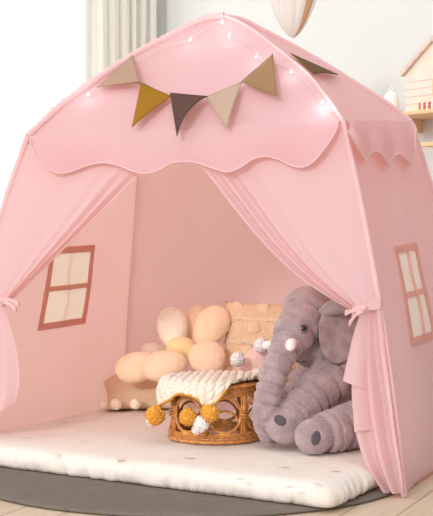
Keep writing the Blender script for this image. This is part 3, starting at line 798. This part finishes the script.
# ears
def ear(c, axx, w, h, th, label):
    bm = bmesh.new(); vs = ball(bm, Vector((0, 0, 0)), 1, sub=5)
    for v in vs:
        x, y, z = v.co.x, v.co.z, v.co.y
        px_ = x*(1-.22*(-y))*w if y > 0 else x*w*(1-.10*y*y)
        cup = .018*(x*x+y*y)
        v.co = Vector(c)+axx[0]*px_+axx[2]*y*h+axx[1]*(z*th-cup+.004*noise.noise(Vector((x*2, y*2, 1))))
    o = B('ear', bm, el, M_ear, label=label); return o
er = Vector((RT.x, RT.y, 0)); ea = (RT*.93+FW*.36).normalized(), (FW*.93-RT*.36).normalized(), (UP*.99+RT*.05).normalized()
ear(E(336.5, 333, 4.14), ea, S(22.5, 4.1), S(30.5, 4.1), .016, 'large rounded ear hanging beside the head')
bm = bmesh.new(); tube(bm, [E(322, 313, 4.13), E(334, 307, 4.10), E(348, 306, 4.09), E(362, 310, 4.1)], [S(5, 4.1), S(8, 4.1), S(8, 4.1), S(5, 4.1)], 14, samples=24)
B('ear_fold', bm, el, M_ear, label='folded over top of the ear')
ear(E(322, 312, 4.50), ((RT*.9-FW*.4).normalized(), (FW*.9+RT*.4).normalized(), UP), S(20, 4.4), S(26, 4.4), .014, None)
# tusks, eye, toenails
def tusk(a, b, r):
    bm = bmesh.new(); tube(bm, [a, a.lerp(b, .5), a.lerp(b, .85), b], [r*1.0, r*1.05, r*.8, r*.25], 16, samples=16); remesh('tusk', bm, .003, 4, el, M_tusk, label='white stubby tusk')
hp, _ = hit(292, 342.5); tusk(hp+FW*.015, hp-FW*.030+RT*(-.008)-UP*.016, S(5.5, 4.05)); hp, _ = hit(277, 346); tusk(E(274, 345, 4.17), E(262, 346, 4.17), S(5, 4.15))
hp, hn = hit(303.5, 328.5); tx = hn.orthogonal().normalized(); ty = hn.cross(tx)
bm = bmesh.new(); ball(bm, hp, (S(5, 4.1), S(5, 4.1), .006), axes=(tx, ty, hn)); e = B('eye', bm, el, M_eyer, label='grey rimmed glossy eye')
bm = bmesh.new(); ball(bm, hp+hn*.003, (S(3.2, 4.1), S(3.2, 4.1), .006), axes=(tx, ty, hn)); B('pupil', bm, e, M_eye, label='black pupil')
def nail(px, py, rx, ry, rot):
    bm = bmesh.new(); p, n_ = hit(px, py, .0005); q = math.radians(rot); a = (RT*math.cos(q)+UP*math.sin(q)); a = (a-n_*a.dot(n_)).normalized(); b = n_.cross(a)
    ball(bm, p, (S(rx, 4.05), S(ry, 4.05), .004), axes=(a, b, n_), sub=3); B('toe_patch', bm, el, M_nail, label='dark grey felt toe patch')
nail(280, 420.5, 6.5, 5, -30); nail(316, 438, 4.8, 7, -15)
bm = bmesh.new(); P = [hit(x, y, .0005)[0] for x, y in ((294, 358), (297, 361), (302, 362), (307, 361))]; tube(bm, P, .002, 6); B('mouth_seam', bm, el, M_nail)

# ------------------------------------------------------------------ shelf and ornaments on the right wall
def WP(px, py, off):       # pixel on a plane parallel to the right wall, off metres out
    return onplane(px, py, CORN+WN*off, WN)
SHD = .19
p = WP(433, 107.6, SHD); q = WP(402, 112.4, SHD); shz = (p.z+q.z)/2
s_r = (WP(433, 108, SHD)-CORN).dot(WD); s_l = (WP(380, 112, SHD)-CORN).dot(WD)
RWm = Matrix(((WD.x, WN.x, 0), (WD.y, WN.y, 0), (0, 0, 1)))
def wbox(bm, s0, s1, n0, n1, z0, z1):
    c = CORN+WD*((s0+s1)/2)+WN*((n0+n1)/2); c.z = (z0+z1)/2; box(bm, c, (abs(s1-s0), abs(n1-n0), z1-z0), RWm)
print('SHELF', s_r, s_l, shz, p.z, q.z)
for k, (dz, lab) in enumerate(((0, 'upper pale wooden wall shelf holding the small wooden house'), (-.125, 'lower pale wooden wall shelf, directly under the one with the small house'))):
    e = empty('wall_shelf', CORN+WD*s_r+Vector((0, 0, shz+dz)), lab, 'shelf', 'pale wooden wall shelves')
    sl = s_l+.02 if k == 0 else (WP(419, 128, SHD)-CORN).dot(WD)
    bm = bmesh.new(); wbox(bm, s_r-.7, sl, 0.001, SHD, shz+dz-.016, shz+dz); o = B('shelf_board', bm, e, M_wood, False)
    bv = o.modifiers.new('b', 'BEVEL'); bv.width = .002
    bm = bmesh.new(); wbox(bm, sl-.05, sl-.035, 0.001, .12, shz+dz-.07, shz+dz-.0165); B('shelf_bracket', bm, e, M_wood, False)
    bm = bmesh.new(); wbox(bm, s_r-.2, s_r-.185, 0.001, .12, shz+dz-.07, shz+dz-.0165); B('shelf_bracket', bm, e, M_wood, False)
def sAt(px, off): return (WP(px, 100, off)-CORN).dot(WD)
# wooden toy house
hs = empty('wooden_toy_house', CORN+WD*sAt(425, .1)+WN*.1+Vector((0, 0, shz)), 'pale wooden toy house with pitched roof on the upper wall shelf', 'toy house')
fdh = (WP(415, 90, .15)-CAM).dot(FW)
hl = sAt(406, .16); hr = hl-.36; hn0, hn1 = .012, .165; hz1 = shz+S(110-73, fdh)*1.0
print('HOUSE', fdh, hl, hr, hz1-shz)
bm = bmesh.new(); wbox(bm, hr, hl, hn0, hn1, shz, hz1); B('house_wall', bm, hs, M_woodlt, False)
bm = bmesh.new()
for k in range(1, 5):
    z = lerp(shz, hz1, k/5); wbox(bm, hl-.001, hl+.0015, hn0, hn1, z-.0012, z+.0012); wbox(bm, hr, hl, hn1-.001, hn1+.0015, z-.0012, z+.0012)
B('siding_groove', bm, hs, M_roofw, False)
bm = bmesh.new()
rz = .12; ns = (hl+hr)/2
for sg in (1, -1):
    a = ns+sg*(abs(hl-hr)/2+.012)
    for i in range(5):
        s0 = lerp(a, ns, i/5); s1 = lerp(a, ns, (i+1)/5+.02); z0 = hz1-.004+rz*i/5; z1 = hz1-.004+rz*(i+1)/5
        vs = []
        for (s_, z_) in ((s0, z0), (s1, z1), (s1, z1+.016), (s0, z0+.020)):
            for nn in (hn0-.008, hn1+.014): vs.append(bm.verts.new(CORN+WD*s_+WN*nn+Vector((0, 0, z_))))
        A_ = vs; 
        for f4 in ((0, 2, 4, 6), (1, 3, 5, 7), (0, 1, 3, 2), (2, 3, 5, 4), (4, 5, 7, 6), (6, 7, 1, 0)): bm.faces.new([A_[i] for i in f4])
B('house_roof', bm, hs, M_roofw, False, label='rosy plank roof')
bm = bmesh.new()
va = [bm.verts.new(CORN+WD*s_+WN*nn+Vector((0, 0, z_))) for nn in (hn0, hn1) for s_, z_ in ((hl, hz1), (hr, hz1), (ns, hz1+rz-.005))]
bm.faces.new(va[:3]); bm.faces.new(va[3:]); bm.faces.new((va[0], va[1], va[4], va[3])); bm.faces.new((va[1], va[2], va[5], va[4])); bm.faces.new((va[2], va[0], va[3], va[5]))
B('house_gable', bm, hs, M_woodlt, False)
bm = bmesh.new(); wbox(bm, hl-.24, hl-.17, hn1-.004, hn1+.003, hz1-.09, hz1-.03); B('house_window', bm, hs, M_wood, False)
fe = empty('picket_fence', CORN+WD*sAt(425, .18)+WN*.18+Vector((0, 0, shz)), 'tiny red and white picket fence on the shelf in front of the toy house', 'toy fence')
fs0 = sAt(418.5, .182)
bm = bmesh.new()
for z in (.010, .022): wbox(bm, fs0-.34, fs0, .1785, .1805, shz+z-.002, shz+z+.002)
B('fence_rail', bm, fe, M_red, False)
for i in range(22):
    s_ = fs0-.006-i*.0152; bm = bmesh.new(); wbox(bm, s_-.0035, s_+.0035, .1806, .1835, shz, shz+.028)
    B('picket', bm, fe, M_cer if i % 2 else M_red, False)
# ceramic bell
bp = CORN+WD*sAt(391, .12)+WN*.12; bp.z = shz; fdb = (bp-CAM).dot(FW); k = S(1, fdb)
bell = empty('ceramic_bell', bp, 'small white ceramic bell ornament with ring handle on the shelf left of the toy house', 'ornament')
bm = bmesh.new(); lathe(bm, [(.0001, 0), (8*k, 0), (8.5*k, 3*k), (7.8*k, 14*k), (6.8*k, 19*k), (4*k, 23*k), (1.5*k, 24*k), (.0001, 24.2*k)], bp); B('bell_body', bm, bell, M_cer)
bm = bmesh.new(); ring(bm, bp+Vector((0, 0, 26.3*k)), 2.5*k, .6*k, (WD, Vector((0, 0, 1)))); B('ring_handle', bm, bell, M_cer)

# hanging paper balloon
fdl = 4.95; LC = D(293, -14, fdl); lr = S(25, fdl)
bal = empty('paper_balloon', LC, 'white paper hot-air balloon decoration with a tan stripe hanging above the tent', 'balloon decoration')
profb = [(math.sin(t)*1., math.cos(t)*1.) for t in [PI*i/24*.62 for i in range(25)]]
tip_z = S(38+14, fdl)
def bprof(t):              # t 0 top .. 1 tip
    if t < .5: a = t/.5*PI*.5; return lr*math.sin(a), lr*1.15*math.cos(a)
    q = (t-.5)/.5; return lr*(math.cos(q*PI*.5)**.7)*(1-.10*math.sin(q*PI)), -tip_z*q
NG = 12
for g in range(NG):
    bm = bmesh.new(); a0_, a1_ = 2*PI*g/NG, 2*PI*(g+1)/NG
    def f(u, v):
        r_, z_ = bprof(v*.985+.01); a = lerp(a0_, a1_, u); r_ *= 1+.10*math.sin(PI*u); return LC+Vector((r_*math.cos(a), r_*math.sin(a), z_))
    grid(bm, f, 8, 40); B('balloon_gore', bm, bal, M_tanpaper if g in (11,) else M_paper, label='tan gore' if g == 11 else None)
bm = bmesh.new(); tube(bm, [LC+Vector((0, 0, lr)), LC+Vector((0, 0, 2.69-LC.z))], .0015, 6); B('hanging_thread', bm, bal, M_cer)

# ------------------------------------------------------------------ light
w = bpy.data.worlds.new('world'); scn.world = w; w.use_nodes = True
nt = w.node_tree; bg = nt.nodes['Background']; bg.inputs[1].default_value = .97
tc = nt.nodes.new('ShaderNodeTexCoord'); dt = nt.nodes.new('ShaderNodeVectorMath'); dt.operation = 'DOT_PRODUCT'
lv_ = (-RT*.8-Vector((math.sin(YAW), math.cos(YAW), 0))*.5+Vector((0, 0, .35))).normalized(); dt.inputs[1].default_value = lv_
nt.links.new(tc.outputs['Generated'], dt.inputs[0])
cr = nt.nodes.new('ShaderNodeValToRGB'); mr = nt.nodes.new('ShaderNodeMapRange'); mr.inputs['From Min'].default_value = -1
nt.links.new(dt.outputs['Value'], mr.inputs['Value']); nt.links.new(mr.outputs['Result'], cr.inputs['Fac'])
cr.color_ramp.elements[0].color = (.30, .285, .28, 1); cr.color_ramp.elements[0].position = .2; cr.color_ramp.elements[1].color = (1.5, 1.47, 1.45, 1); cr.color_ramp.elements[1].position = .9
nt.links.new(cr.outputs['Color'], bg.inputs['Color'])
def area(name, loc, target, sx, sy, e, col):
    l = bpy.data.lights.new(name, 'AREA'); l.shape = 'RECTANGLE'; l.size = sx; l.size_y = sy; l.energy = e; l.color = col
    o = bpy.data.objects.new(name, l); COL.objects.link(o); o.location = loc
    o.rotation_euler = (Vector(target)-Vector(loc)).to_track_quat('-Z', 'Y').to_euler(); return o
wc = CORN+BD*((W0+W1)/2)+Vector((0, 0, 1.35))
area('window_daylight', wc-BN*.5, wc+BN, 2.2, 2.2, 42, (1, .99, .96))
s = bpy.data.lights.new('sun', 'SUN'); s.energy = 1.05; s.angle = math.radians(7); s.color = (1, .965, .925)
so = bpy.data.objects.new('sun', s); COL.objects.link(so)
sd = (RT*.42+Vector((math.sin(YAW), math.cos(YAW), 0))*.90-Vector((0, 0, .37))).normalized()
so.rotation_euler = sd.to_track_quat('-Z', 'Y').to_euler()
scn.view_settings.view_transform = 'Standard'; scn.view_settings.look = 'None'; scn.view_settings.exposure = 0; scn.view_settings.gamma = 1
scn.view_settings.use_curve_mapping = False
